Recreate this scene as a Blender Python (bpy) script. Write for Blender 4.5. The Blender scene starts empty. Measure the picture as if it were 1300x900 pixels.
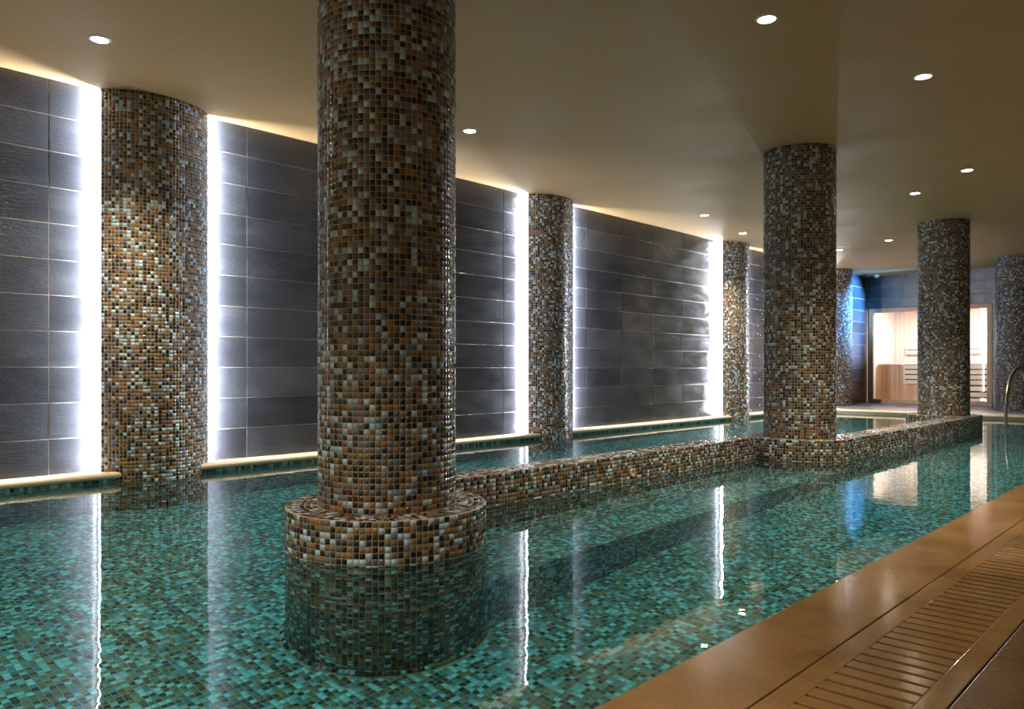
import bpy, bmesh, math, random
import numpy as np
from mathutils import Matrix, Vector

random.seed(7)
rng = np.random.default_rng(11)
S = bpy.context.scene
COL = S.collection

# ------------------------------------------------------------------ camera
FPX, TH, CAMZ = 983.0, math.radians(43.35), 0.78      # focal length in pixels of a 1300 px frame, yaw, eye height above the water
cam_d = bpy.data.cameras.new('camera')
cam_d.sensor_width = 36.0
cam_d.lens = FPX / 1300.0 * 36.0
cam_d.shift_y = 18.0 / 1300.0
cam_d.clip_start = 0.05
cam = bpy.data.objects.new('camera', cam_d)
COL.objects.link(cam)
cam.location = (0, 0, CAMZ)
cam.rotation_euler = (math.pi / 2, 0, TH)
S.camera = cam

# ------------------------------------------------------------------ world, exposure
w = bpy.data.worlds.new('world')
S.world = w
w.use_nodes = True
w.node_tree.nodes['Background'].inputs[0].default_value = (0.02, 0.02, 0.025, 1)
w.node_tree.nodes['Background'].inputs[1].default_value = 0.2
vs = S.view_settings
vs.view_transform = 'Standard'
vs.look = 'None'
vs.gamma = 1.0
vs.use_curve_mapping = False
vs.exposure = 0.5
cy = S.cycles
cy.use_denoising = True
cy.max_bounces = 12
cy.diffuse_bounces = 5
cy.glossy_bounces = 6
cy.transmission_bounces = 10
cy.transparent_max_bounces = 16
cy.caustics_reflective = True
cy.caustics_refractive = True
cy.blur_glossy = 0.6
cy.sample_clamp_indirect = 4.0
cy.sample_clamp_direct = 0.0

E_DOWN, E_LED, E_SAUNA, E_BLUE = 220.0, 105.0, 72.0, 2600.0
C_WARM, C_LED, C_BLUE = (1.0, 0.84, 0.60), (0.88, 0.92, 1.0), (0.12, 0.42, 1.0)
MNEE = True

# room numbers (metres, water surface at z = 0)
WALL_X, CEIL, ENDY, TRIMZ = -5.78, 2.71, 17.0, 0.07
POOL_L, POOL_R, POOL_END, POOL_NEAR = -5.65, -1.07, 13.85, -1.0
FLOOR_Z, BENCH_Z, DIV_Z, DECK_Z = -1.11, -0.58, 0.18, 0.012
RIGHT_X, BACK_Y = 1.1, -1.2
P = 0.025                                                # mosaic pitch
COLS = [(-2.80, 2.15), (-2.88, 6.79), (-2.88, 11.36), (-2.86, 15.75)]
R_COL, R_PLINTH = 0.305, 0.4425
PIL = [2.313, 6.707, 11.09, 15.46]                       # wall pilasters along y
PIL_R, PIL_XC, PIL_H = 0.49, -6.03, 0.38


# ------------------------------------------------------------------ materials
def new_mat(name):
    m = bpy.data.materials.new(name)
    m.use_nodes = True
    nt = m.node_tree
    return m, nt, nt.nodes['Principled BSDF']


def simple(name, col, rough=0.5, metal=0.0, spec=0.5):
    m, nt, b = new_mat(name)
    b.inputs['Base Color'].default_value = (*col, 1)
    b.inputs['Roughness'].default_value = rough
    b.inputs['Metallic'].default_value = metal
    b.inputs['Specular IOR Level'].default_value = spec
    return m


def noise(nt, scale, detail=4, vec=None, mapscale=None, rough=0.5):
    n = nt.nodes.new('ShaderNodeTexNoise')
    n.inputs['Scale'].default_value = scale
    n.inputs['Detail'].default_value = detail
    n.inputs['Roughness'].default_value = rough
    src = vec
    if src is None:
        tc = nt.nodes.new('ShaderNodeNewGeometry')
        src = tc.outputs['Position']
    if mapscale:
        mp = nt.nodes.new('ShaderNodeMapping')
        mp.inputs['Scale'].default_value = mapscale
        nt.links.new(src, mp.inputs['Vector'])
        src = mp.outputs['Vector']
    nt.links.new(src, n.inputs['Vector'])
    return n


def ramp(nt, fac, stops):
    r = nt.nodes.new('ShaderNodeValToRGB')
    e = r.color_ramp.elements
    while len(e) < len(stops):
        e.new(0.5)
    for k, (p, c) in enumerate(stops):
        e[k].position = p
        e[k].color = (*c, 1) if len(c) == 3 else c
    nt.links.new(fac, r.inputs['Fac'])
    return r


def bump(nt, h, strength, dist, b, prev=None):
    n = nt.nodes.new('ShaderNodeBump')
    n.inputs['Strength'].default_value = strength
    n.inputs['Distance'].default_value = dist
    nt.links.new(h, n.inputs['Height'])
    if prev:
        nt.links.new(prev.outputs['Normal'], n.inputs['Normal'])
    nt.links.new(n.outputs['Normal'], b.inputs['Normal'])
    return n


def mat_mosaic():
    m, nt, b = new_mat('glass_mosaic')
    a = nt.nodes.new('ShaderNodeAttribute')
    a.attribute_name = 'tile_color'
    n = noise(nt, 160, 3)
    mx = nt.nodes.new('ShaderNodeMix')
    mx.data_type = 'RGBA'
    mx.blend_type = 'MULTIPLY'
    mx.inputs['Factor'].default_value = 0.35
    r = ramp(nt, n.outputs['Fac'], [(0.3, (0.55, 0.55, 0.55)), (0.7, (1, 1, 1))])
    nt.links.new(a.outputs['Color'], mx.inputs['A'])
    nt.links.new(r.outputs['Color'], mx.inputs['B'])
    nt.links.new(mx.outputs['Result'], b.inputs['Base Color'])
    b.inputs['Roughness'].default_value = 0.13
    b.inputs['Specular IOR Level'].default_value = 0.5
    n2 = noise(nt, 45, 2)
    bump(nt, n2.outputs['Fac'], 0.25, 0.0015, b)
    return m


def mat_grout():
    m, nt, b = new_mat('mosaic_grout')
    n = noise(nt, 35, 5)
    r = ramp(nt, n.outputs['Fac'], [(0.3, (0.27, 0.215, 0.15)), (0.7, (0.39, 0.325, 0.24))])
    nt.links.new(r.outputs['Color'], b.inputs['Base Color'])
    b.inputs['Roughness'].default_value = 0.7
    return m


def mat_walltile():
    m, nt, b = new_mat('glazed_wall_tile')
    tc = nt.nodes.new('ShaderNodeNewGeometry')
    oi = nt.nodes.new('ShaderNodeObjectInfo')
    n = noise(nt, 3.0, 6, mapscale=(1, 1, 3.0))
    r = ramp(nt, n.outputs['Fac'], [(0.25, (0.024, 0.026, 0.031)), (0.55, (0.032, 0.034, 0.040)), (0.8, (0.044, 0.046, 0.053))])
    hsv = nt.nodes.new('ShaderNodeHueSaturation')
    mr = nt.nodes.new('ShaderNodeMapRange')
    mr.inputs['To Min'].default_value = 0.75
    mr.inputs['To Max'].default_value = 1.25
    nt.links.new(oi.outputs['Random'], mr.inputs['Value'])
    nt.links.new(mr.outputs['Result'], hsv.inputs['Value'])
    nt.links.new(r.outputs['Color'], hsv.inputs['Color'])
    nt.links.new(hsv.outputs['Color'], b.inputs['Base Color'])
    rr = ramp(nt, n.outputs['Fac'], [(0.3, (0.12,) * 3), (0.75, (0.20,) * 3)])
    nt.links.new(rr.outputs['Color'], b.inputs['Roughness'])
    n2 = noise(nt, 16, 4, mapscale=(1, 1, 7.0))
    n3 = noise(nt, 60, 3, mapscale=(1, 1, 1.6))
    b1 = bump(nt, n2.outputs['Fac'], 0.6, 0.005, b)
    bump(nt, n3.outputs['Fac'], 0.5, 0.003, b, b1)
    return m


def mat_stone(name, c0, c1, c2, r0, r1, fine=0.2, scale=2.2):
    m, nt, b = new_mat(name)
    n = noise(nt, scale, 8, rough=0.62)
    r = ramp(nt, n.outputs['Fac'], [(0.28, c0), (0.5, c1), (0.75, c2)])
    n3 = noise(nt, 90, 4)
    mx = nt.nodes.new('ShaderNodeMix')
    mx.data_type = 'RGBA'
    mx.blend_type = 'MULTIPLY'
    mx.inputs['Factor'].default_value = 0.4
    r3 = ramp(nt, n3.outputs['Fac'], [(0.3, (0.6, 0.58, 0.55)), (0.65, (1, 1, 1))])
    nt.links.new(r.outputs['Color'], mx.inputs['A'])
    nt.links.new(r3.outputs['Color'], mx.inputs['B'])
    nt.links.new(mx.outputs['Result'], b.inputs['Base Color'])
    n2 = noise(nt, 1.3, 5)
    rr = ramp(nt, n2.outputs['Fac'], [(0.35, (r0,) * 3), (0.7, (r1,) * 3)])
    nt.links.new(rr.outputs['Color'], b.inputs['Roughness'])
    n4 = noise(nt, 140, 3)
    n5 = noise(nt, 9, 3)
    b1 = bump(nt, n4.outputs['Fac'], fine, 0.0008, b)
    bump(nt, n5.outputs['Fac'], 0.15, 0.002, b, b1)
    return m


def mat_wood(name, c0, c1, rough=0.45, axis=(14, 14, 0.8)):
    m, nt, b = new_mat(name)
    oi = nt.nodes.new('ShaderNodeObjectInfo')
    n = noise(nt, 3, 5, mapscale=axis)
    r = ramp(nt, n.outputs['Fac'], [(0.3, c0), (0.7, c1)])
    hsv = nt.nodes.new('ShaderNodeHueSaturation')
    mr = nt.nodes.new('ShaderNodeMapRange')
    mr.inputs['To Min'].default_value = 0.85
    mr.inputs['To Max'].default_value = 1.12
    nt.links.new(oi.outputs['Random'], mr.inputs['Value'])
    nt.links.new(mr.outputs['Result'], hsv.inputs['Value'])
    nt.links.new(r.outputs['Color'], hsv.inputs['Color'])
    nt.links.new(hsv.outputs['Color'], b.inputs['Base Color'])
    b.inputs['Roughness'].default_value = rough
    bump(nt, n.outputs['Fac'], 0.15, 0.002, b)
    return m


def mat_emit(name, col, strength):
    m = bpy.data.materials.new(name)
    m.use_nodes = True
    nt = m.node_tree
    nt.nodes.clear()
    o = nt.nodes.new('ShaderNodeOutputMaterial')
    e = nt.nodes.new('ShaderNodeEmission')
    e.inputs[0].default_value = (*col, 1)
    e.inputs[1].default_value = strength
    nt.links.new(e.outputs[0], o.inputs[0])
    return m


def mat_pane():
    """thin pane: clear, mirrors by Fresnel"""
    m = bpy.data.materials.new('clear_pane')
    m.use_nodes = True
    nt = m.node_tree
    nt.nodes.clear()
    o = nt.nodes.new('ShaderNodeOutputMaterial')
    t = nt.nodes.new('ShaderNodeBsdfTransparent')
    t.inputs[0].default_value = (0.97, 0.98, 0.98, 1)
    g = nt.nodes.new('ShaderNodeBsdfGlossy')
    g.inputs['Roughness'].default_value = 0.01
    f = nt.nodes.new('ShaderNodeFresnel')
    f.inputs['IOR'].default_value = 1.5
    mx = nt.nodes.new('ShaderNodeMixShader')
    nt.links.new(f.outputs[0], mx.inputs[0])
    nt.links.new(t.outputs[0], mx.inputs[1])
    nt.links.new(g.outputs[0], mx.inputs[2])
    nt.links.new(mx.outputs[0], o.inputs[0])
    return m


def mat_water():
    m = bpy.data.materials.new('pool_water')
    m.use_nodes = True
    nt = m.node_tree
    nt.nodes.clear()
    o = nt.nodes.new('ShaderNodeOutputMaterial')
    g = nt.nodes.new('ShaderNodeBsdfGlass')
    g.inputs['Color'].default_value = (1, 1, 1, 1)
    g.inputs['Roughness'].default_value = 0.0
    g.inputs['IOR'].default_value = 1.333
    n1 = noise(nt, 2.2, 2)
    n2 = noise(nt, 11.0, 2)
    b1 = bump(nt, n1.outputs['Fac'], 1.0, 0.0014, g)
    bump(nt, n2.outputs['Fac'], 1.0, 0.0004, g, b1)
    v = nt.nodes.new('ShaderNodeVolumeAbsorption')
    v.inputs['Color'].default_value = (0.0, 0.93, 1.0, 1)
    v.inputs['Density'].default_value = 0.31
    nt.links.new(g.outputs[0], o.inputs['Surface'])
    nt.links.new(v.outputs[0], o.inputs['Volume'])
    return m


M_MOSAIC, M_GROUT, M_WTILE = mat_mosaic(), mat_grout(), mat_walltile()
M_WGROUT = simple('wall_grout', (0.30, 0.26, 0.20), 0.8)
M_CEIL = mat_stone('ceiling_plaster', (0.51, 0.325, 0.143), (0.53, 0.34, 0.153), (0.55, 0.355, 0.163), 0.6, 0.75, 0.05, 1.0)
M_DECK = mat_stone('wet_sandstone', (0.15, 0.080, 0.027), (0.255, 0.145, 0.054), (0.34, 0.200, 0.082), 0.06, 0.20, 0.22)
M_DECKR = mat_stone('rough_sandstone', (0.11, 0.060, 0.022), (0.145, 0.080, 0.031), (0.18, 0.102, 0.042), 0.16, 0.4, 0.8)
M_CREAM = mat_stone('cream_stone', (0.55, 0.45, 0.32), (0.66, 0.55, 0.40), (0.72, 0.62, 0.47), 0.3, 0.5, 0.1)
M_FAR = mat_stone('grey_floor_stone', (0.30, 0.29, 0.30), (0.36, 0.35, 0.36), (0.42, 0.41, 0.42), 0.25, 0.45, 0.1)
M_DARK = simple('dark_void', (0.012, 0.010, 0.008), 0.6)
M_PLASTER = simple('beige_plaster', (0.62, 0.52, 0.40), 0.8)
M_STEEL = simple('brushed_steel', (0.55, 0.52, 0.48), 0.22, 1.0)
M_WHITE = simple('white_plastic', (0.75, 0.74, 0.72), 0.4)
M_BLACK = simple('black_plastic', (0.02, 0.02, 0.02), 0.4)
M_JET = simple('jet_plastic', (0.46, 0.37, 0.25), 0.35)
M_FRAMEW = mat_wood('oiled_wood_frame', (0.36, 0.19, 0.085), (0.48, 0.27, 0.13))
M_PLANK = mat_wood('pale_sauna_wood', (0.68, 0.54, 0.44), (0.78, 0.64, 0.54))
M_SKIRT = mat_wood('honey_sauna_wood', (0.47, 0.28, 0.155), (0.55, 0.345, 0.20))
M_SLAT = mat_wood('sauna_slat_wood', (0.72, 0.58, 0.46), (0.80, 0.67, 0.55), axis=(0.8, 14, 14))
M_PANE, M_WATER = mat_pane(), mat_water()
M_EDOWN = mat_emit('downlight_lens', (1.0, 0.86, 0.66), 55.0)
M_ELED = mat_emit('led_white', C_LED, 7.0)
M_EBLUE = mat_emit('led_blue', C_BLUE, 4.0)
M_ESAUNA = mat_emit('sauna_lamp_glow', (1.0, 0.93, 0.9), 5.0)
M_EDAY = mat_emit('daylight_glass', (0.35, 0.6, 1.0), 3.0)


# ------------------------------------------------------------------ helpers
def link(o, parent=None):
    COL.objects.link(o)
    if parent is not None:
        o.parent = parent
    return o


def tag(o, label=None, cat=None, group=None, kind=None):
    if label:
        o['label'] = label
    if cat:
        o['category'] = cat
    if group:
        o['group'] = group
    if kind:
        o['kind'] = kind
    return o


def empty(name, loc=(0, 0, 0)):
    o = bpy.data.objects.new(name, None)
    o.empty_display_size = 0.2
    o.location = loc
    return link(o)


def mobj(name, me, mat, parent=None, kind=None):
    if mat is not None and not me.materials:
        me.materials.append(mat)
    o = link(bpy.data.objects.new(name, me), parent)
    if parent is not None and parent.type == 'EMPTY':
        o.matrix_parent_inverse = Matrix.Translation(parent.location).inverted()
    if kind:
        o['kind'] = kind
    return o


def from_bm(name, bm, mat, parent=None, smooth=False, kind=None):
    bmesh.ops.recalc_face_normals(bm, faces=bm.faces)
    me = bpy.data.meshes.new(name)
    bm.to_mesh(me)
    bm.free()
    if smooth:
        me.polygons.foreach_set('use_smooth', [True] * len(me.polygons))
        me.set_sharp_from_angle(angle=math.radians(40))
    return mobj(name, me, mat, parent, kind)


def add_box(bm, lo, hi, bev=0.0, seg=1):
    t = bmesh.new()
    bmesh.ops.create_cube(t, size=1.0)
    for v in t.verts:
        v.co = Vector([lo[k] + (v.co[k] + 0.5) * (hi[k] - lo[k]) for k in range(3)])
    if bev > 0:
        bmesh.ops.bevel(t, geom=list(t.edges), offset=bev, segments=seg, affect='EDGES', profile=0.5)
    me = bpy.data.meshes.new('tmp')
    t.to_mesh(me)
    t.free()
    bm.from_mesh(me)
    bpy.data.meshes.remove(me)
    return bm


def box(name, lo, hi, mat, parent=None, bev=0.0, seg=1, kind=None):
    return from_bm(name, add_box(bmesh.new(), lo, hi, bev, seg), mat, parent, smooth=False, kind=kind)


def tube_bm(bm, pts, r, n=12, closed=False):
    pts = [Vector(p) for p in pts]
    rings = []
    up0 = None
    for i, p in enumerate(pts):
        if closed:
            d = pts[(i + 1) % len(pts)] - pts[i - 1]
        else:
            d = pts[min(i + 1, len(pts) - 1)] - pts[max(i - 1, 0)]
        d.normalize()
        if up0 is None:
            up0 = d.orthogonal().normalized()
        a = (up0 - d * up0.dot(d)).normalized()
        up0 = a
        c = d.cross(a)
        rings.append([bm.verts.new(p + r * (a * math.cos(t) + c * math.sin(t))) for t in [2 * math.pi * k / n for k in range(n)]])
    m = len(rings)
    for i in range(m if closed else m - 1):
        A, B = rings[i], rings[(i + 1) % m]
        for k in range(n):
            bm.faces.new((A[k], A[(k + 1) % n], B[(k + 1) % n], B[k]))
    if not closed:
        bm.faces.new(rings[0])
        bm.faces.new(rings[-1])
    return bm


def lathe(bm, prof, n=32, at=(0, 0, 0)):
    at = Vector(at)
    rings = [[bm.verts.new(at + Vector((r * math.cos(2 * math.pi * k / n), r * math.sin(2 * math.pi * k / n), z))) for k in range(n)] for r, z in prof]
    for A, B in zip(rings, rings[1:]):
        for k in range(n):
            bm.faces.new((A[k], A[(k + 1) % n], B[(k + 1) % n], B[k]))
    bm.faces.new(rings[0])
    bm.faces.new(rings[-1])
    return bm


# ------------------------------------------------------------------ mosaic
PAL = np.array([                       # linear glass colours
    [0.016, 0.011, 0.009],             # near-black brown
    [0.050, 0.029, 0.019],             # dark brown
    [0.222, 0.117, 0.049],             # copper
    [0.165, 0.115, 0.058],             # bronze olive
    [0.375, 0.520, 0.625],             # pale aqua
    [0.120, 0.145, 0.200],             # slate blue
])
WT = np.array([0.19, 0.14, 0.19, 0.14, 0.19, 0.15])


WT_FLOOR = np.array([0.11, 0.13, 0.09, 0.21, 0.30, 0.16])
PAL_POOL = np.array([                  # the blend laid on the pool bottom
    [0.030, 0.042, 0.055],             # ink
    [0.075, 0.070, 0.068],             # umber
    [0.200, 0.150, 0.105],             # bronze
    [0.225, 0.195, 0.150],             # olive
    [0.330, 0.610, 0.740],             # aqua
    [0.120, 0.260, 0.350],             # slate blue
])


def pick(n, wt=WT):
    return rng.choice(6, size=n, p=wt / wt.sum())


def jitter(c, pal=PAL):
    j = pal[c] * rng.uniform(0.72, 1.3, (len(c), 1)) * rng.uniform(0.93, 1.07, (len(c), 3))
    return np.clip(j, 0, 1)


def tilt(U, V, N, amt=0.018):
    a = rng.normal(0, amt, (len(U), 1))
    b = rng.normal(0, amt, (len(U), 1))
    N2 = N + a * U + b * V
    N2 /= np.linalg.norm(N2, axis=1, keepdims=True)
    U2 = U - N2 * np.sum(U * N2, 1, keepdims=True)
    U2 /= np.linalg.norm(U2, axis=1, keepdims=True)
    V2 = np.cross(N2, U2)
    return U2, V2, N2


def field_mesh(name, C, U, V, N, su, sv, h, colors, sides=True):
    """one mesh of proud tiles; C are tile centres on the grout surface"""
    n = len(C)
    U2, V2, N2 = tilt(U, V, N)
    su = np.broadcast_to(np.asarray(su, float), (n,))[:, None] / 2
    sv = np.broadcast_to(np.asarray(sv, float), (n,))[:, None] / 2
    k = 0.955
    top = [C + N * h + U2 * su * a * k + V2 * sv * b * k for a, b in ((-1, -1), (1, -1), (1, 1), (-1, 1))]
    if sides:
        base = [C - N * 0.0005 + U * su * a + V * sv * b for a, b in ((-1, -1), (1, -1), (1, 1), (-1, 1))]
        verts = np.stack(top + base, 1).reshape(-1, 3)
        f = np.array([[0, 1, 2, 3], [4, 5, 1, 0], [5, 6, 2, 1], [6, 7, 3, 2], [7, 4, 0, 3]])
        faces = (np.arange(n)[:, None, None] * 8 + f[None]).reshape(-1, 4)
        cols = np.repeat(colors, 5, 0)
    else:
        verts = np.stack(top, 1).reshape(-1, 3)
        faces = (np.arange(n)[:, None] * 4 + np.arange(4)[None])
        cols = colors
    me = bpy.data.meshes.new(name)
    me.vertices.add(len(verts))
    me.vertices.foreach_set('co', verts.astype(np.float32).ravel())
    nf = len(faces)
    me.loops.add(nf * 4)
    me.polygons.add(nf)
    me.loops.foreach_set('vertex_index', faces.astype(np.int32).ravel())
    me.polygons.foreach_set('loop_start', np.arange(nf, dtype=np.int32) * 4)
    me.polygons.foreach_set('loop_total', np.full(nf, 4, np.int32))
    me.update(calc_edges=True)
    at = me.attributes.new('tile_color', 'FLOAT_COLOR', 'FACE')
    at.data.foreach_set('color', np.concatenate([cols, np.ones((nf, 1))], 1).astype(np.float32).ravel())
    return me


_tile_meshes = {}


def tile_mesh(ci, var, su, sv, h, pal=PAL):
    key = (id(pal), ci, var, round(su, 4), round(sv, 4))
    if key not in _tile_meshes:
        z = np.zeros((1, 3))
        me = field_mesh('tile', z, np.array([[1., 0, 0]]), np.array([[0, 1., 0]]), np.array([[0, 0, 1.]]), su, sv, h, jitter(np.array([ci]), pal))
        me.materials.append(M_MOSAIC)
        _tile_meshes[key] = me
    return _tile_meshes[key]


FIELDS = []


def cam_uvd(C):
    """image position of points under or over the water (refracted below it) and distance"""
    x, y, z = C[:, 0], C[:, 1], C[:, 2]
    D = np.hypot(x, y)
    depth = np.maximum(-z, 0)
    lo = np.full(len(C), 0.02)
    hi = np.full(len(C), 8.0)
    for _ in range(40):                                   # solve tan(elevation) for submerged points
        t = (lo + hi) / 2
        ce = 1 / np.sqrt(1 + t * t)
        sr = ce / 1.333
        tr = sr / np.sqrt(1 - sr * sr)
        d = CAMZ / t + depth * tr
        hi = np.where(d < D, t, hi)
        lo = np.where(d < D, lo, t)
    t = np.where(z < 0, (lo + hi) / 2, (CAMZ - z) / D)
    Z = -x * math.sin(TH) + y * math.cos(TH)
    X = x * math.cos(TH) + y * math.sin(TH)
    px = 650 + FPX * X / Z
    py = 468 + FPX * t * D / Z
    return px, py, Z


def mosaic(parent, C, U, V, N, su, sv, h=0.0010, pick_n=0, score=None, wt=WT, sides=True, name='tile_field'):
    pal = PAL_POOL if wt is WT_FLOOR else PAL
    C, U, V, N = [np.asarray(a, float) for a in (C, U, V, N)]
    n = len(C)
    ci = pick(n, wt)
    keep = np.ones(n, bool)
    if pick_n:
        s = score if score is not None else tile_score(C, U, V, N)
        idx = np.argsort(-s)[:pick_n]
        idx = idx[s[idx] > 0]
        keep[idx] = False
        su_ = np.broadcast_to(np.asarray(su, float), (n,))
        sv_ = np.broadcast_to(np.asarray(sv, float), (n,))
        U2, V2, N2 = tilt(U[idx], V[idx], N[idx])
        for q, i in enumerate(idx):
            o = bpy.data.objects.new('tile', tile_mesh(int(ci[i]), int(rng.integers(3)), float(su_[i]), float(sv_[i]), h, pal))
            COL.objects.link(o)
            o.parent = parent
            m = Matrix.Identity(4)
            for k in range(3):
                m[k][0], m[k][1], m[k][2], m[k][3] = U2[q][k], V2[q][k], N2[q][k], C[i][k]
            o.matrix_local = m
            FIELDS.append(o)
    me = field_mesh(name, C[keep], U[keep], V[keep], N[keep],
                    su if np.isscalar(su) else su[keep], sv if np.isscalar(sv) else sv[keep], h, jitter(ci[keep], pal), sides)
    me.materials.append(M_MOSAIC)
    o = bpy.data.objects.new(name, me)
    COL.objects.link(o)
    o.parent = parent
    o['kind'] = 'stuff'
    FIELDS.append(o)
    return o


def tile_score(C, U, V, N):
    px, py, Z = cam_uvd(C)
    inside = (px > 5) & (px < 1295) & (py > 5) & (py < 895) & (Z > 0.3)
    a, a2, _ = cam_uvd(C + U * P / 2)
    b, b2, _ = cam_uvd(C - U * P / 2)
    c, c2, _ = cam_uvd(C + V * P / 2)
    d, d2, _ = cam_uvd(C - V * P / 2)
    area = np.abs((a - b) * (c2 - d2) - (a2 - b2) * (c - d))
    view = np.array([0, 0, CAMZ]) - C
    front = np.sum(view * N, 1) > 0
    return np.where(inside & front, area, 0)


def cyl_tiles(cx, cy_, R, z0, z1, a0=0.0, a1=2 * math.pi, closed=True, stagger=0.0):
    n = max(3, int(round((a1 - a0) * R / P)))
    m = max(1, int(round((z1 - z0) / P)))
    da, dz = (a1 - a0) / n, (z1 - z0) / m
    A, K = np.meshgrid(a0 + (np.arange(n) + 0.5) * da, z0 + (np.arange(m) + 0.5) * dz)
    A, K = A.ravel(), K.ravel()
    N = np.stack([np.cos(A), np.sin(A), 0 * A], 1)
    U = np.stack([-np.sin(A), np.cos(A), 0 * A], 1)
    V = np.tile(np.array([0, 0, 1.]), (len(A), 1))
    rr = R * math.cos(da / 2)
    C = np.stack([cx + rr * np.cos(A), cy_ + rr * np.sin(A), K], 1)
    return C, U, V, N, da * R * 0.89, dz * 0.89


def plane_tiles(o, u, v, lu, lv):
    """grid of tiles over a rectangle from corner o along unit u and v"""
    n, m = max(1, int(round(lu / P))), max(1, int(round(lv / P)))
    du, dv = lu / n, lv / m
    o, u, v = np.array(o, float), np.array(u, float), np.array(v, float)
    a, b = np.meshgrid((np.arange(n) + 0.5) * du, (np.arange(m) + 0.5) * dv)
    a, b = a.ravel(), b.ravel()
    C = o + a[:, None] * u + b[:, None] * v
    k = len(C)
    return C, np.tile(u, (k, 1)), np.tile(v, (k, 1)), np.tile(np.cross(u, v), (k, 1)), du * 0.89, dv * 0.89


def ring_tiles(cx, cy_, z, r0, r1):
    out = [[], [], [], [], [], []]
    m = max(1, int(round((r1 - r0) / P)))
    dr = (r1 - r0) / m
    for j in range(m):
        r = r0 + (j + 0.5) * dr
        n = int(round(2 * math.pi * r / P))
        A = (np.arange(n) + rng.random()) * 2 * math.pi / n
        z1 = np.zeros(n)
        out[0].append(np.stack([cx + r * np.cos(A), cy_ + r * np.sin(A), z1 + z], 1))
        out[1].append(np.stack([np.cos(A), np.sin(A), z1], 1))
        out[2].append(np.stack([-np.sin(A), np.cos(A), z1], 1))
        out[3].append(np.tile(np.array([0, 0, 1.]), (n, 1)))
        out[4].append(np.full(n, dr * 0.89))
        out[5].append(np.full(n, 2 * math.pi * r / n * 0.88))
    return [np.concatenate(a) for a in out]


def cat_tiles(*sets):
    res = []
    for k in range(6):
        parts = []
        for s in sets:
            a = s[k]
            parts.append(np.full(len(s[0]), a) if np.isscalar(a) else a)
        res.append(np.concatenate(parts))
    return res


def drop(s, mask):
    s = cat_tiles(s)
    return [a[~mask] for a in s]


# ------------------------------------------------------------------ the room
walls = []
cl = box('ceiling', (WALL_X - 0.2, BACK_Y - 0.2, CEIL), (RIGHT_X + 0.2, 19.2, CEIL + 0.15), M_CEIL, kind='structure')
tag(cl, 'smooth warm beige plaster ceiling over the pool', 'ceiling')
wl = box('wall_left', (WALL_X - 0.15, BACK_Y - 0.1, FLOOR_Z - 0.2), (WALL_X, ENDY + 0.1, CEIL), M_WGROUT, kind='structure')
tag(wl, 'dark blue grey glazed tile wall along the pool', 'wall')
box_end = bmesh.new()
SX0, SX1, STOP = -5.72, -3.47, 2.03
add_box(box_end, (WALL_X, ENDY, STOP), (SX1, ENDY + 0.15, CEIL))
add_box(box_end, (SX1, ENDY, -0.1), (RIGHT_X, ENDY + 0.15, CEIL))
we = from_bm('wall_end', box_end, M_WGROUT, kind='structure')
tag(we, 'dark tiled end wall around the sauna front', 'wall')
tag(box('wall_right', (RIGHT_X, BACK_Y - 0.1, -0.2), (RIGHT_X + 0.15, ENDY + 0.15, CEIL), M_PLASTER, kind='structure'), 'plain beige plaster wall behind the deck', 'wall')
tag(box('wall_back', (WALL_X - 0.1, BACK_Y - 0.15, -1.4), (RIGHT_X + 0.1, BACK_Y, CEIL), M_PLASTER, kind='structure'), 'plain beige plaster wall behind the camera', 'wall')

def area(name, loc, rot_to, sx, sy, power, col, parent=None, spread=math.pi, caustic=MNEE):
    l = bpy.data.lights.new(name, 'AREA')
    l.shape = 'RECTANGLE'
    l.size, l.size_y = sx, sy
    l.energy = power
    l.color = col
    l.spread = spread
    o = bpy.data.objects.new(name, l)
    COL.objects.link(o)
    zd = -Vector(rot_to).normalized()
    upv = Vector((0, 0, 1)) if abs(zd.z) < 0.9 else Vector((0, 1, 0))
    xd = upv.cross(zd).normalized()
    m = Matrix((xd, zd.cross(xd), zd)).transposed().to_4x4()
    m.translation = Vector(loc)
    o.matrix_world = m
    if parent is not None:
        o.parent = parent
        o.matrix_parent_inverse = Matrix.Translation(parent.location).inverted()
    l.cycles.is_caustics_light = caustic
    return o


# floor of the pool hall: slabs along the pool, the far deck
fl = box('floor', (POOL_R + 0.002, BACK_Y, -0.35), (RIGHT_X, POOL_END, -0.06), M_DARK, kind='structure')
tag(fl, 'wet brown sandstone pool deck', 'floor')
G0, G1 = -0.815, -0.486
JT = 0.002


def slab(x0, x1, y0, y1, mat):
    return box('slab', (x0 + JT, y0 + JT * 0.5, -0.062), (x1 - JT, y1 - JT * 0.5, DECK_Z), mat, fl, bev=0.003, seg=2)


for y in np.arange(BACK_Y, 13.8, 7.7):
    y1 = min(y + 7.7, POOL_END)
    slab(POOL_R, G0, y, y1, M_DECK)
for y in np.arange(BACK_Y, 13.8, 1.2):
    y1 = min(y + 1.2, POOL_END)
    slab(G1, G1 + 0.8, y, y1, M_DECKR)
    slab(G1 + 0.8, RIGHT_X, y, y1, M_DECKR)

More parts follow.
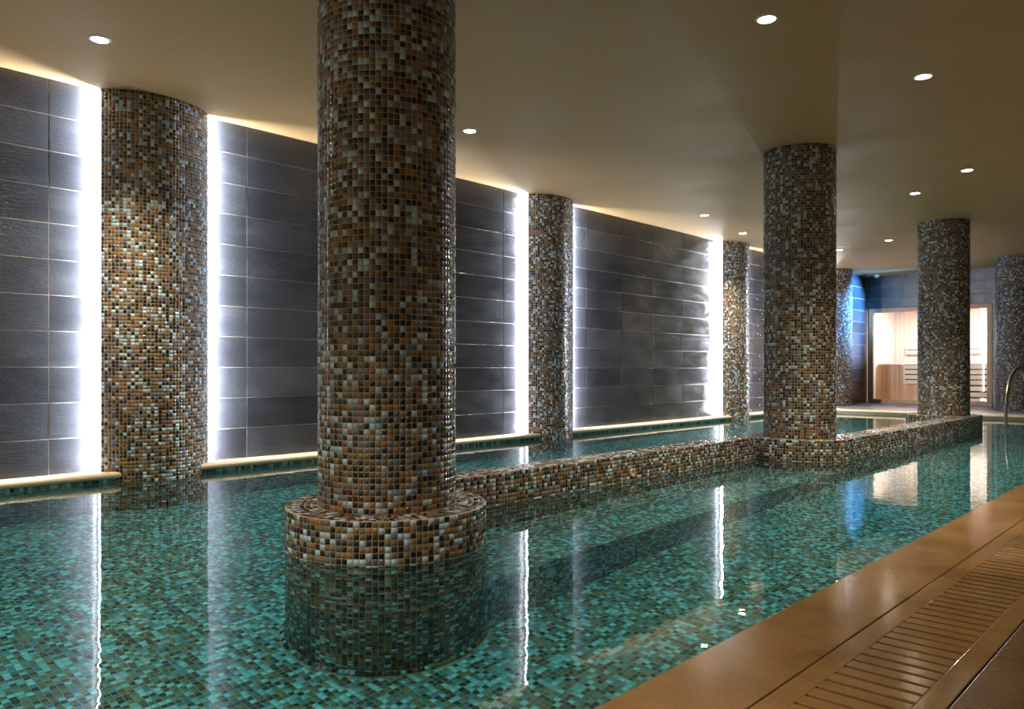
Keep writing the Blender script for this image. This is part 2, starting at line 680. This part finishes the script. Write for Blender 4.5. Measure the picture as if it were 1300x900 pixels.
# overflow grate: two rails and stone slats
SL0, SL1, PITCH, SLOT = -0.75, -0.547, 0.0605, 0.014
gr = empty('overflow_grate', (G0, 0, -0.06))
tag(gr, 'brown stone overflow grate with slots set in the wet pool deck', 'grate')
box('side_rail', (G0 + JT, BACK_Y, -0.06), (SL0, POOL_END, DECK_Z), M_DECK, gr, bev=0.0025, seg=2)
box('side_rail', (SL1, BACK_Y, -0.06), (G1 - JT, POOL_END, DECK_Z), M_DECK, gr, bev=0.0025, seg=2)
ys = 1.926 + PITCH * np.arange(-46, 197)
sm = None
for y in ys:
    if sm is None:
        so = box('slat', (SL0 - 0.001, SLOT / 2, -0.03), (SL1 + 0.001, PITCH - SLOT / 2, DECK_Z), M_DECK, gr, bev=0.0025, seg=2)
        sm = so.data
    else:
        so = mobj('slat', sm, None, gr)
    so.location = (0, y, random.uniform(-0.0004, 0.0004))
dr = box('drain_channel', (SL0, BACK_Y, -0.059), (SL1, POOL_END, -0.055), M_DARK, gr)

# far deck
fd = box('floor_far', (WALL_X, POOL_END + 0.14, -0.3), (RIGHT_X, 19.2, 0.062), M_FAR, kind='structure')
tag(fd, 'grey stone deck in front of the sauna', 'floor')


def bullnose(name, p0, p1, inward, width, z0, z1, mat, label):
    """straight stone nosing, rounded on the pool side"""
    p0, p1, inward = Vector(p0), Vector(p1), Vector(inward)
    h = z1 - z0
    prof = [(0, z0), (0, z1)]
    r = h / 2
    prof = [(-0.0, z0), (width - r, z0)] + [(width - r + r * math.sin(t), z0 + r - r * math.cos(t)) for t in np.linspace(0.2, math.pi - 0.2, 8)] + [(width - r, z1), (0, z1)]
    bm = bmesh.new()
    A = [bm.verts.new((p0 + inward * a) + Vector((0, 0, b))) for a, b in prof]
    B = [bm.verts.new((p1 + inward * a) + Vector((0, 0, b))) for a, b in prof]
    n = len(prof)
    for k in range(n):
        bm.faces.new((A[k], A[(k + 1) % n], B[(k + 1) % n], B[k]))
    bm.faces.new(A)
    bm.faces.new(B)
    return tag(from_bm(name, bm, mat, smooth=True, kind='structure'), label, 'trim')


tlabels = ['cream stone pool ledge left of the nearest wall pilaster', 'cream stone pool ledge between the first two wall pilasters',
           'cream stone pool ledge between the second and third wall pilasters', 'cream stone pool ledge beyond the third wall pilaster']
edges = [BACK_Y] + [c for c in PIL[:3]] + [POOL_END + 0.14]
for k in range(4):
    a = edges[k] + (0.235 if k else 0)
    b = edges[k + 1] - (0.235 if k < 3 else 0)
    bullnose('trim_%d' % (k + 1), (WALL_X, a, 0), (WALL_X, b, 0), (1, 0, 0), 0.155, 0.024, TRIMZ, M_CREAM, tlabels[k])
bullnose('trim_5', (POOL_L + 0.03, POOL_END + 0.15, 0), (RIGHT_X, POOL_END + 0.15, 0), (0, -1, 0), 0.17, 0.024, TRIMZ, M_CREAM, 'cream stone ledge along the far end of the pool')

# wall tiles ---------------------------------------------------------
_wt = {}


def wall_tile(parent, c, u, v, n, lu, lv):
    key = (round(lu, 3), round(lv, 3))
    if key not in _wt:
        bm = bmesh.new()
        add_box(bm, (-lu / 2, -lv / 2, 0), (lu / 2, lv / 2, 0.0055))
        bmesh.ops.bevel(bm, geom=[e for e in bm.edges if all(q.co.z > 0.003 for q in e.verts)], offset=0.001, segments=1, affect='EDGES')
        bmesh.ops.recalc_face_normals(bm, faces=bm.faces)
        me = bpy.data.meshes.new('tile')
        bm.to_mesh(me)
        bm.free()
        me.materials.append(M_WTILE)
        _wt[key] = me
    o = bpy.data.objects.new('tile', _wt[key])
    COL.objects.link(o)
    o.parent = parent
    u, v, n = Vector(u), Vector(v), Vector(n)
    n2 = (n + u * random.gauss(0, 0.0025) + v * random.gauss(0, 0.004)).normalized()
    u2 = (u - n2 * u.dot(n2)).normalized()
    v2 = n2.cross(u2)
    m = Matrix((( *u2, 0), (*v2, 0), (*n2, 0), (0, 0, 0, 1))).transposed()
    m.translation = Vector(c)
    o.matrix_local = m


ROW, GAP = (CEIL - TRIMZ) / 11, 0.006
TW = 0.737


def bay(y0, y1):
    ym = (y0 + y1) / 2
    j = [ym - 2 * TW, ym - TW, ym, ym + TW, ym + 2 * TW]
    return [y0] + [q for q in j if y0 + 0.05 < q < y1 - 0.05] + [y1]


spans = []
js = [-0.58, 0.158, 0.895, 1.632, PIL[0] - 0.34]
spans += list(zip(js, js[1:]))
for k in range(3):
    js = bay(PIL[k] + 0.34, PIL[k + 1] - 0.34)
    spans += list(zip(js, js[1:]))
spans += [(PIL[3] + 0.34, 16.16), (16.16, 16.9), (16.9, ENDY)]
for a, b in spans:
    for r in range(11):
        wall_tile(wl, (WALL_X - 0.002, (a + b) / 2, TRIMZ + ROW * (r + 0.5)), (0, 1, 0), (0, 0, 1), (1, 0, 0), b - a - GAP, ROW - GAP)
xs = [WALL_X + 0.006, -5.06, -4.32, -3.58, -2.84, -2.1, -1.36]
for a, b in zip(xs, xs[1:]):
    for z0, z1 in ((STOP, 2.23), (2.23, 2.47), (2.47, CEIL)):
        wall_tile(we, ((a + b) / 2, ENDY + 0.002, (z0 + z1) / 2), (1, 0, 0), (0, 0, 1), (0, -1, 0), b - a - GAP, z1 - z0 - GAP)
for a, b in ((SX1, -2.84), (-2.84, -2.1), (-2.1, -1.36)):
    for r in range(8):
        z0 = 0.062 + r * (STOP - 0.062) / 8
        wall_tile(we, ((a + b) / 2, ENDY + 0.002, z0 + 0.123), (1, 0, 0), (0, 0, 1), (0, -1, 0), b - a - GAP, 0.246 - GAP)

# ------------------------------------------------------------------ pool basin
pf = box('pool_floor', (POOL_L - 0.05, POOL_NEAR, FLOOR_Z - 0.1), (POOL_R + 0.05, POOL_END + 0.05, FLOOR_Z), M_GROUT, kind='structure')
tag(pf, 'mosaic tiled bottom of the pool under clear water', 'floor')
FIELDS.append(pf)
C = plane_tiles((POOL_L, 0.3, FLOOR_Z), (1, 0, 0), (0, 1, 0), POOL_R - POOL_L, POOL_END - 0.3)
c = C[0]
hid = np.zeros(len(c), bool)
for (cx, cy_) in COLS[:3]:
    hid |= np.hypot(c[:, 0] - cx, c[:, 1] - cy_) < R_PLINTH + 0.03
hid |= (c[:, 0] > -3.32) & (c[:, 0] < -2.44) & (c[:, 1] > COLS[0][1]) & (c[:, 1] < COLS[1][1])
hid |= (c[:, 0] > -2.70) & (c[:, 0] < -2.44) & (c[:, 1] > COLS[1][1]) & (c[:, 1] < COLS[2][1])
for p in PIL[:3]:
    hid |= np.hypot(c[:, 0] - PIL_XC, c[:, 1] - p) < PIL_R
C = drop(C, hid)
near = C[0][:, 1] < 8.0
A_ = [a[near] for a in C]
B_ = [a[~near] for a in C]
mosaic(pf, *A_, pick_n=300, wt=WT_FLOOR)
mosaic(pf, *B_, wt=WT_FLOOR, sides=False)
# basin sides
bl = box('pool_side_left', (POOL_L - 0.12, POOL_NEAR, FLOOR_Z), (POOL_L, POOL_END + 0.1, 0.024), M_GROUT, kind='structure')
tag(bl, 'submerged mosaic side of the pool below the dark wall', 'pool side')
s = plane_tiles((POOL_L, 0.3, FLOOR_Z), (0, 1, 0), (0, 0, 1), POOL_END - 0.3, 0.024 - FLOOR_Z)
mosaic(bl, *s, wt=WT_FLOOR)
be = box('pool_side_end', (POOL_L, POOL_END, FLOOR_Z), (POOL_R, POOL_END + 0.12, 0.024), M_GROUT, kind='structure')
tag(be, 'submerged mosaic side at the far end of the pool', 'pool side')
s = plane_tiles((POOL_R, POOL_END, FLOOR_Z), (-1, 0, 0), (0, 0, 1), POOL_R - POOL_L, 0.024 - FLOOR_Z)
mosaic(be, *s, wt=WT_FLOOR)
br = box('pool_side_right', (POOL_R, POOL_NEAR, FLOOR_Z), (POOL_R + 0.1, POOL_END, -0.062), M_GROUT, kind='structure')
tag(br, 'submerged mosaic side of the pool below the brown deck', 'pool side')
s = plane_tiles((POOL_R, 0.3 + 6, FLOOR_Z), (0, -1, 0), (0, 0, 1), 6, -0.062 - FLOOR_Z)
mosaic(br, *s, wt=WT_FLOOR)
bn = box('pool_side_near', (POOL_L - 0.1, POOL_NEAR - 0.1, FLOOR_Z - 0.1), (POOL_R + 0.1, POOL_NEAR, 0.0), M_GROUT, kind='structure')
tag(bn, 'near side of the pool basin out of sight', 'pool side')
FIELDS += [bl, be, br]

# ------------------------------------------------------------------ columns
clabels = ['nearest round mosaic column standing on a broad round plinth in the water',
           'middle round mosaic column where the two low pool walls meet',
           'far mosaic column standing in front of the sauna glass',
           'mosaic column on the far deck cut by the right edge of the photo']
for k, (cx, cy_) in enumerate(COLS):
    zb = DIV_Z if k < 3 else 0.062
    t = empty('mosaic_column', (cx, cy_, zb if k == 3 else FLOOR_Z))
    tag(t, clabels[k], 'column', 'free standing mosaic columns')
    sh = from_bm('shaft', lathe(bmesh.new(), [(R_COL, zb - 0.004), (R_COL, CEIL)], 77, (cx, cy_, 0)), M_GROUT, t, smooth=True)
    T = cyl_tiles(cx, cy_, R_COL, zb, CEIL - 0.001)
    mosaic(sh, *T, pick_n=300 if k == 0 else 0)
    if k < 3:
        pl = from_bm('plinth', lathe(bmesh.new(), [(R_PLINTH, FLOOR_Z), (R_PLINTH, DIV_Z - 0.004), (R_PLINTH - 0.003, DIV_Z - 0.001), (R_PLINTH - 0.006, DIV_Z)], 111, (cx, cy_, 0)), M_GROUT, t, smooth=True)
        FIELDS.append(pl)
        T = cat_tiles(cyl_tiles(cx, cy_, R_PLINTH, FLOOR_Z, DIV_Z - 0.002), ring_tiles(cx, cy_, DIV_Z, R_COL + 0.004, R_PLINTH - 0.002))
        rg = cyl_tiles(cx, cy_, R_PLINTH + 0.014, FLOOR_Z + 0.004, FLOOR_Z + 0.029)
        Nn = rg[3] * 0.7 + np.array([0, 0, 0.714])
        Vv = np.cross(Nn, rg[1])
        rg = (rg[0], rg[1], Vv, Nn, rg[4], rg[5])
        T = cat_tiles(T, rg)
        c = T[0]
        if k == 0:
            hid = (c[:, 0] > -3.32) & (c[:, 0] < -2.46) & (c[:, 1] > cy_ + 0.3) & (c[:, 2] < BENCH_Z)
        elif k == 1:
            hid = (c[:, 0] > -3.32) & (c[:, 0] < -2.46) & (c[:, 1] < cy_ - 0.3) & (c[:, 2] < BENCH_Z)
        else:
            hid = np.zeros(len(c), bool)
        T = [a[~hid] for a in T]
        mosaic(pl, *T, pick_n=300 if k == 0 else 0)

# ------------------------------------------------------------------ low walls and bench between the columns

def mosaic_block(name, parent, lo, hi, faces, wt=WT):
    o = box(name, lo, hi, M_GROUT, parent)
    FIELDS.append(o)
    sets = []
    (x0, y0, z0), (x1, y1, z1) = lo, hi
    if '+x' in faces:
        sets.append(plane_tiles((x1, y0, z0), (0, 1, 0), (0, 0, 1), y1 - y0, z1 - z0))
    if '-x' in faces:
        sets.append(plane_tiles((x0, y1, z0), (0, -1, 0), (0, 0, 1), y1 - y0, z1 - z0))
    if '+z' in faces:
        sets.append(plane_tiles((x0, y0, z1), (1, 0, 0), (0, 1, 0), x1 - x0, y1 - y0))
    if '+y' in faces:
        sets.append(plane_tiles((x1, y1, z0), (-1, 0, 0), (0, 0, 1), x1 - x0, z1 - z0))
    T = cat_tiles(*sets)
    c = T[0]
    hid = np.zeros(len(c), bool)
    for (cx, cy_) in COLS[:3]:
        hid |= np.hypot(c[:, 0] - cx, c[:, 1] - cy_) < R_PLINTH - 0.001
    T = [a[~hid] for a in T]
    mosaic(o, *T, wt=wt)
    return o


d1 = empty('low_pool_wall', (-3.2, 4.45, FLOOR_Z))
tag(d1, 'low mosaic wall with submerged bench between the nearest and middle columns', 'low wall')
lw = mosaic_block('partition', d1, (-3.31, COLS[0][1], FLOOR_Z), (-3.10, COLS[1][1], DIV_Z), ('+x', '-x', '+z'))
bench = mosaic_block('bench', d1, (-3.10, COLS[0][1], FLOOR_Z), (-2.44, COLS[1][1], BENCH_Z), ('+x', '+z'), wt=WT_FLOOR)
d2 = empty('low_pool_wall', (-2.56, 9.0, FLOOR_Z))
tag(d2, 'low mosaic wall running from the middle column to the far column', 'low wall')
mosaic_block('partition', d2, (-2.68, COLS[1][1], FLOOR_Z), (-2.44, COLS[2][1], DIV_Z), ('+x', '-x', '+z', '+y'))


def jet(parent, at, normal, r=0.03):
    bm = bmesh.new()
    lathe(bm, [(r, 0.0), (r, 0.006), (r * 0.85, 0.010), (r * 0.62, 0.008), (r * 0.58, 0.002), (r * 0.2, 0.002)], 24)
    q = Vector((0, 0, 1)).rotation_difference(Vector(normal)).to_matrix().to_4x4()
    q.translation = Vector(at)
    bm.transform(q)
    return from_bm('jet_nozzle', bm, M_JET, parent, smooth=True)


jet(lw, (-3.099, 4.50, 0.055), (1, 0, 0), 0.028)
for y in (3.12, 3.263, 3.959, 4.093, 4.80, 4.94, 5.64, 5.78):
    jet(lw, (-3.099, y, -0.39), (1, 0, 0), 0.027)

# ------------------------------------------------------------------ wall pilasters with light strips
plabels = ['nearest rounded mosaic pilaster glowing at both edges on the dark wall',
           'second rounded mosaic pilaster on the wall, just right of the nearest column',
           'third rounded mosaic pilaster on the wall, left of the middle column',
           'far rounded mosaic pilaster beside the blue lit wall corner']
llabels = ['white light strip along the %s edge of the %s wall pilaster' % (s_, w_) for w_ in ('nearest', 'second', 'third', 'far') for s_ in ('left', 'right')]
AH = math.asin(PIL_H / PIL_R)
for k, py_ in enumerate(PIL):
    zb = FLOOR_Z if k < 3 else 0.062
    t = empty('mosaic_pilaster', (PIL_XC, py_, zb))
    tag(t, plabels[k], 'pilaster', 'rounded pilasters along the dark wall')
    bm = bmesh.new()
    n = 36
    ri = PIL_R - 0.03
    loop = [(PIL_XC + PIL_R * math.cos(a), py_ + PIL_R * math.sin(a)) for a in np.linspace(-AH, AH, n)]
    loop += [(WALL_X, py_ + PIL_H - 0.12), (WALL_X, py_ - PIL_H + 0.12)]
    A = [bm.verts.new((x, y, zb)) for x, y in loop]
    B = [bm.verts.new((x, y, CEIL)) for x, y in loop]
    for i in range(len(loop)):
        j = (i + 1) % len(loop)
        bm.faces.new((A[i], A[j], B[j], B[i]))
    bm.faces.new(A)
    bm.faces.new(B)
    core = from_bm('panel', bm, M_GROUT, t)
    T = cyl_tiles(PIL_XC, py_, PIL_R, zb, CEIL - 0.001, -AH, AH, False)
    mosaic(core, *T)
    FIELDS.append(core)
    for sgn in (-1, 1):
        if k == 3 and sgn == 1:
            continue
        blue = False
        ye = py_ + sgn * (PIL_H - 0.012)
        z0 = TRIMZ + 0.002 if k < 3 else 0.064
        ls = empty('light_strip', (WALL_X + 0.02, ye, z0))
        tag(ls, llabels[2 * k + (sgn > 0)] if not blue else 'blue light strip along the right edge of the far wall pilaster', 'light strip', 'light strips behind the pilasters')
        box('profile', (WALL_X + 0.009, ye - 0.014, z0), (WALL_X + 0.045, ye + 0.006 * sgn, CEIL - 0.004), M_WHITE, ls) if sgn > 0 else box('profile', (WALL_X + 0.009, ye - 0.006, z0), (WALL_X + 0.045, ye + 0.014, CEIL - 0.004), M_WHITE, ls)
        yl = ye + sgn * 0.0075
        box('diffuser', (WALL_X + 0.012, min(yl, yl + sgn * 0.003), z0 + 0.003), (WALL_X + 0.042, max(yl, yl + sgn * 0.003), CEIL - 0.007), M_EBLUE if blue else M_ELED, ls)
        area('strip_lamp', (WALL_X + 0.052, yl + sgn * 0.006, (z0 + CEIL) / 2), (-0.95, sgn, 0), 0.02, CEIL - z0 - 0.02,
             E_LED * (0.8 if blue else 1.0), C_BLUE if blue else C_LED, ls, spread=math.radians(150))

# ------------------------------------------------------------------ water
wb = bmesh.new()
add_box(wb, (POOL_L - 0.02, POOL_NEAR - 0.02, FLOOR_Z - 0.05), (POOL_R + 0.001, POOL_END + 0.02, 0.0))
bmesh.ops.split_edges(wb, edges=list(wb.edges))
bmesh.ops.recalc_face_normals(wb, faces=wb.faces)
for f_ in wb.faces:
    f_.smooth = True
    c_ = f_.calc_center_median() - Vector((-3.3, 6.4, -0.55))
    if f_.normal.dot(c_) < 0:
        f_.normal_flip()
wme = bpy.data.meshes.new('pool_water')
wb.to_mesh(wme)
wb.free()
water = mobj('pool_water', wme, M_WATER, kind='stuff')
tag(water, 'clear still teal pool water mirroring the light strips', 'water')

# ------------------------------------------------------------------ ceiling fittings
downs = [(-4.87, 1.64, 'round downlight above the nearest wall pilaster, leftmost on the ceiling'),
         (-4.56, 4.33, 'round downlight with starry glare just right of the nearest column'),
         (-1.91, 4.07, 'round downlight nearest the top edge, left of the middle column top'),
         (-1.535, 5.58, 'round downlight right of the middle column top'),
         (-1.95, 8.51, 'round downlight directly above the far column'),
         (-2.62, 9.23, 'round downlight touching the left side above the far column top'),
         (-4.92, 8.74, 'round downlight left of the third wall pilaster top'),
         (-5.18, 10.27, 'round downlight directly over the third wall pilaster'),
         (-3.87, 12.35, 'small round downlight left of the far column top'),
         (-4.76, 12.78, 'small round downlight beside the ceiling air slot')]
added_downs = [(-1.3, 0.2, 'unseen downlight added to brighten the near end of the coping'),  # unseen downlights added to lift the light on near pool and deck
         (-3.3, -0.4, 'unseen downlight added to brighten the near end of the pool'),
         (-0.4, 8.0, 'unseen downlight added to brighten the deck beyond the grate')]
for i, (x, y, lab) in enumerate(downs + list(added_downs)):
    t = empty('downlight', (x, y, CEIL))
    tag(t, lab, 'downlight', 'ceiling downlights')
    from_bm('rim', lathe(bmesh.new(), [(0.045, -0.001), (0.047, -0.006), (0.058, -0.005), (0.062, 0.0), (0.050, 0.001)], 32, (x, y, CEIL)), M_WHITE, t, smooth=True)
    from_bm('lens', lathe(bmesh.new(), [(0.046, -0.001), (0.046, -0.004), (0.02, -0.005)], 32, (x, y, CEIL)), M_EDOWN, t, smooth=True)
    l = bpy.data.lights.new('downlight_lamp', 'SPOT')
    l.energy = E_DOWN
    l.color = C_WARM
    l.spot_size = math.radians(112)
    l.spot_blend = 1.0
    l.shadow_soft_size = 0.04
    l.cycles.is_caustics_light = MNEE
    o = link(bpy.data.objects.new('downlight_lamp', l), t)
    o.location = (0, 0, -0.055)

# air slot, smoke detector, small dark sensor
t = empty('air_slot', (-4.72, 12.45, CEIL))
tag(t, 'thin white air slot in the ceiling right of the middle column', 'air vent')
box('slot_frame', (-5.1, 12.42, CEIL - 0.008), (-4.45, 12.50, CEIL + 0.001), M_WHITE, t, bev=0.002)
box('slot', (-5.08, 12.45, CEIL - 0.0095), (-4.47, 12.47, CEIL - 0.007), M_DARK, t)
t = empty('smoke_detector', (-5.48, 16.75, CEIL))
tag(t, 'small white smoke detector on the ceiling near the sauna corner', 'smoke detector')
from_bm('body', lathe(bmesh.new(), [(0.06, 0.0), (0.06, -0.03), (0.045, -0.04), (0.01, -0.04)], 24, (-5.48, 16.75, CEIL)), M_WHITE, t, smooth=True)
from_bm('sensor', lathe(bmesh.new(), [(0.03, -0.039), (0.026, -0.058), (0.01, -0.06)], 20, (-5.48, 16.75, CEIL)), M_WHITE, t, smooth=True)
t = empty('ceiling_sensor', (-5.66, 16.55, CEIL))
tag(t, 'small flat dark sensor on the ceiling above the blue lit corner wall', 'sensor')
from_bm('body', lathe(bmesh.new(), [(0.055, 0.0), (0.055, -0.012), (0.03, -0.018), (0.01, -0.018)], 24, (-5.66, 16.55, CEIL)), M_BLACK, t, smooth=True)
from_bm('dome', lathe(bmesh.new(), [(0.025, -0.0175), (0.022, -0.024), (0.01, -0.026)], 20, (-5.66, 16.55, CEIL)), M_BLACK, t, smooth=True)
SPX, SPY = -4.1, 16.3
t = empty('added_spotlight', (SPX, SPY, CEIL))  # added lamp, kept out of view, that turns the corner wall blue
tag(t, 'unseen blue spotlight added behind the far column to wash the corner wall', 'spotlight')
from_bm('body', lathe(bmesh.new(), [(0.04, 0.0), (0.04, -0.03), (0.03, -0.035), (0.01, -0.035)], 24, (SPX, SPY, CEIL)), M_BLACK, t, smooth=True)
from_bm('lens', lathe(bmesh.new(), [(0.025, -0.0345), (0.022, -0.037), (0.01, -0.037)], 20, (SPX, SPY, CEIL)), M_EBLUE, t, smooth=True)
l = bpy.data.lights.new('added_blue_lamp', 'SPOT')
l.energy, l.color, l.spot_size, l.spot_blend, l.shadow_soft_size = E_BLUE, C_BLUE, math.radians(62), 0.7, 0.02
o = link(bpy.data.objects.new('added_blue_lamp', l), t)
o.location = (0, 0, -0.06)
o.rotation_euler = (Vector((-1.68, -0.2, -0.75))).to_track_quat('-Z', 'Y').to_euler()

# ------------------------------------------------------------------ grab rail
rail = empty('grab_rail', (-2.36, 12.35, 0))
tag(rail, 'bent steel grab rail rising from the water at the right edge', 'grab rail')
pts = [(-2.36, 12.35, -0.7), (-2.36, 12.35, 0.0), (-2.36, 12.35, 0.16)]
for a in np.linspace(math.pi, 0.15, 16):
    pts.append((-2.36, 13.12 + 0.77 * math.cos(a), 0.16 + 0.62 * math.sin(a)))
pts += [(-2.36, 13.93, 0.2), (-2.36, 13.95, 0.07)]
from_bm('tube', tube_bm(bmesh.new(), pts, 0.021, 14), M_STEEL, rail, smooth=True)
from_bm('foot_flange', lathe(bmesh.new(), [(0.045, 0.0), (0.045, 0.008), (0.024, 0.014)], 20, (-2.36, 13.95, TRIMZ - 0.001)), M_STEEL, rail, smooth=True)

# ------------------------------------------------------------------ sauna
FZ = 0.062
sa = empty('sauna', ((SX0 + SX1) / 2, ENDY, FZ))
tag(sa, 'brightly lit wooden sauna with a glass front in the end wall', 'sauna')
SB = 18.75
# shell
box('sauna_floor', (SX0, ENDY + 0.02, FZ - 0.02), (SX1 + 0.4, SB, FZ + 0.004), M_SKIRT, sa)
box('sauna_ceiling', (SX0 - 0.06, ENDY + 0.151, 2.12), (SX1 + 0.45, SB, 2.16), M_PLANK, sa)
bw = box('back_wall', (SX0 - 0.06, SB, FZ), (SX1 + 0.45, SB + 0.05, 2.16), M_SKIRT, sa)
sl = box('side_wall', (SX0 - 0.06, ENDY + 0.151, FZ), (SX0 - 0.02, SB, 2.12), M_SKIRT, sa)
sr_ = box('side_wall', (SX1 + 0.4, ENDY + 0.151, FZ), (SX1 + 0.45, SB, 2.12), M_SKIRT, sa)
x = SX0 - 0.02
while x < SX1 + 0.38:
    box('plank', (x + 0.0015, SB - 0.014, FZ + 0.005), (min(x + 0.098, SX1 + 0.4) - 0.0015, SB + 0.001, 2.119), M_PLANK, bw, bev=0.003)
    x += 0.098
y = ENDY + 0.16
while y < SB - 0.03:
    y1 = min(y + 0.098, SB - 0.015)
    box('plank', (SX0 - 0.021, y + 0.0015, FZ + 0.005), (SX0 - 0.008, y1 - 0.0015, 2.119), M_PLANK, sl, bev=0.003)
    box('plank', (SX1 + 0.388, y + 0.0015, FZ + 0.005), (SX1 + 0.401, y1 - 0.0015, 2.119), M_PLANK, sr_, bev=0.003)
    y += 0.098
# front frame, panes and door
fr = bmesh.new()
F0 = ENDY - 0.02
add_box(fr, (SX0, F0, FZ), (SX0 + 0.075, ENDY + 0.09, STOP), 0.004)
add_box(fr, (SX1 - 0.085, F0, FZ), (SX1, ENDY + 0.09, STOP), 0.004)
add_box(fr, (SX0 + 0.07, F0 + 0.002, STOP - 0.085), (SX1 - 0.08, ENDY + 0.088, STOP), 0.004)
add_box(fr, (SX0 + 0.07, F0 + 0.002, FZ), (SX1 - 0.08, ENDY + 0.088, FZ + 0.085), 0.004)
from_bm('frame', fr, M_FRAMEW, sa)
XD0, XD1 = -4.62, -3.56
box('glass_panel', (SX0 + 0.07, ENDY + 0.03, FZ + 0.08), (XD0 - 0.004, ENDY + 0.031, STOP - 0.08), M_PANE, sa)
dr_ = box('door', (XD0 + 0.004, ENDY + 0.03, FZ + 0.09), (XD1 - 0.004, ENDY + 0.031, STOP - 0.088), M_PANE, sa)
tag(dr_, 'clear glass sauna door')
box('handle', (XD0 + 0.06, ENDY - 0.03, 0.95), (XD0 + 0.10, ENDY + 0.0, 1.55), M_FRAMEW, dr_, bev=0.006)
box('hinge', (XD1 - 0.12, ENDY + 0.015, STOP - 0.15), (XD1 - 0.004, ENDY + 0.045, STOP - 0.09), M_STEEL, dr_, bev=0.003)
box('hinge', (XD1 - 0.12, ENDY + 0.015, FZ + 0.09), (XD1 - 0.004, ENDY + 0.045, FZ + 0.15), M_STEEL, dr_, bev=0.003)
# inner door leaf pattern seen through the glass: grip plate
# benches
XE = -5.18
b1 = empty('sauna_bench', (-5.4, 17.6, FZ))
tag(b1, 'tall sauna bench with vertical board front at the left', 'bench')
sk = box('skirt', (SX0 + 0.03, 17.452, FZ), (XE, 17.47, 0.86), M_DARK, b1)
x = SX0 + 0.03
while x < XE - 0.02:
    box('board', (x + 0.0015, 17.432, FZ + 0.01), (min(x + 0.087, XE) - 0.0015, 17.452, 0.86), M_SKIRT, sk, bev=0.003)
    x += 0.087
for j in range(5):
    box('slat', (SX0 + 0.03, 17.43 + j * 0.105, 0.861), (XE, 17.43 + j * 0.105 + 0.09, 0.89), M_SLAT, b1, bev=0.004)
b2 = empty('sauna_bench', (-4.2, 17.9, FZ))
tag(b2, 'slatted sauna bench beside the board fronted bench, seen through both panes', 'bench')
XR = SX1 + 0.38
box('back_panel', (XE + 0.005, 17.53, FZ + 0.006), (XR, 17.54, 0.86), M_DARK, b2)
for z0 in (0.46, 0.565, 0.67, 0.775):
    box('slat', (XE + 0.005, 17.475, z0), (XR, 17.50, z0 + 0.082), M_SLAT, b2, bev=0.004)
x = XE + 0.005
while x < -4.62:
    box('board', (x + 0.0015, 17.475, FZ + 0.01), (x + 0.0855, 17.495, 0.45), M_SKIRT, b2, bev=0.003)
    x += 0.087
for z0 in (0.10, 0.22, 0.34):
    box('slat', (x + 0.01, 17.475, z0), (XR, 17.50, z0 + 0.085), M_SLAT, b2, bev=0.004)
for j in range(9):
    box('slat', (XE + 0.005, 17.475 + j * 0.105, 0.861), (XR, 17.475 + j * 0.105 + 0.09, 0.89), M_SLAT, b2, bev=0.004)
for nm, (xa, xb) in (('left', (-5.5, -4.85)), ('right', (-4.78, SX1 + 0.35))):
    t = box('backrest', (xa, SB - 0.051, 1.14), (xa + 0.04, SB - 0.0145, 1.26), M_SLAT, sa)
    for z0 in (1.10, 1.21):
        box('slat', (xa, SB - 0.075, z0), (xb, SB - 0.05, z0 + 0.085), M_SLAT, t, bev=0.004)
    for q in (xb - 0.05,):
        box('bracket', (q, SB - 0.051, 1.09), (q + 0.04, SB - 0.0145, 1.305), M_SLAT, t)
t = empty('sauna_thermometer', (-4.95, SB, 1.7))
tag(t, 'small pale thermometer on the upper sauna wall', 'thermometer')
box('case', (-5.02, SB - 0.045, 1.62), (-4.90, SB - 0.014, 1.82), M_WHITE, t, bev=0.006)
box('dial', (-4.99, SB - 0.047, 1.66), (-4.93, SB - 0.044, 1.78), M_STEEL, t)
t = empty('sauna_door_grip', (-4.6, SB, 1.2))
tag(t, 'vertical wooden board with grey grip on the sauna back wall', 'grip')
box('board', (-4.66, SB - 0.03, 0.92), (-4.44, SB - 0.0145, 1.85), M_SKIRT, t, bev=0.003)
box('grip', (-4.57, SB - 0.05, 1.18), (-4.53, SB - 0.029, 1.62), M_STEEL, t, bev=0.004)
t = empty('sauna_bucket', (-3.62, 17.8, 0.891))
tag(t, 'small dark bucket on the sauna bench at the right', 'bucket')
from_bm('bowl', lathe(bmesh.new(), [(0.07, 0.0), (0.095, 0.10), (0.085, 0.10), (0.06, 0.01)], 20, (-3.62, 17.8, 0.891)), M_STEEL, t, smooth=True)
t = empty('sauna_lamp', (-4.4, 17.6, 2.12))
tag(t, 'flat white lamp on the sauna ceiling', 'lamp')
box('lamp_body', (-5.3, 17.35, 2.095), (-3.5, 17.75, 2.121), M_WHITE, t)
box('diffuser', (-5.28, 17.37, 2.09), (-3.52, 17.73, 2.0955), M_ESAUNA, t)
area('sauna_light', (-4.4, 17.55, 2.08), (0, 0, -1), 1.7, 0.35, E_SAUNA, (0.92, 0.95, 1.0), t, caustic=False)

# light that passes the calm water surface
if MNEE:
    water.cycles.is_caustics_caster = True
    for o in FIELDS:
        o.cycles.is_caustics_receiver = True
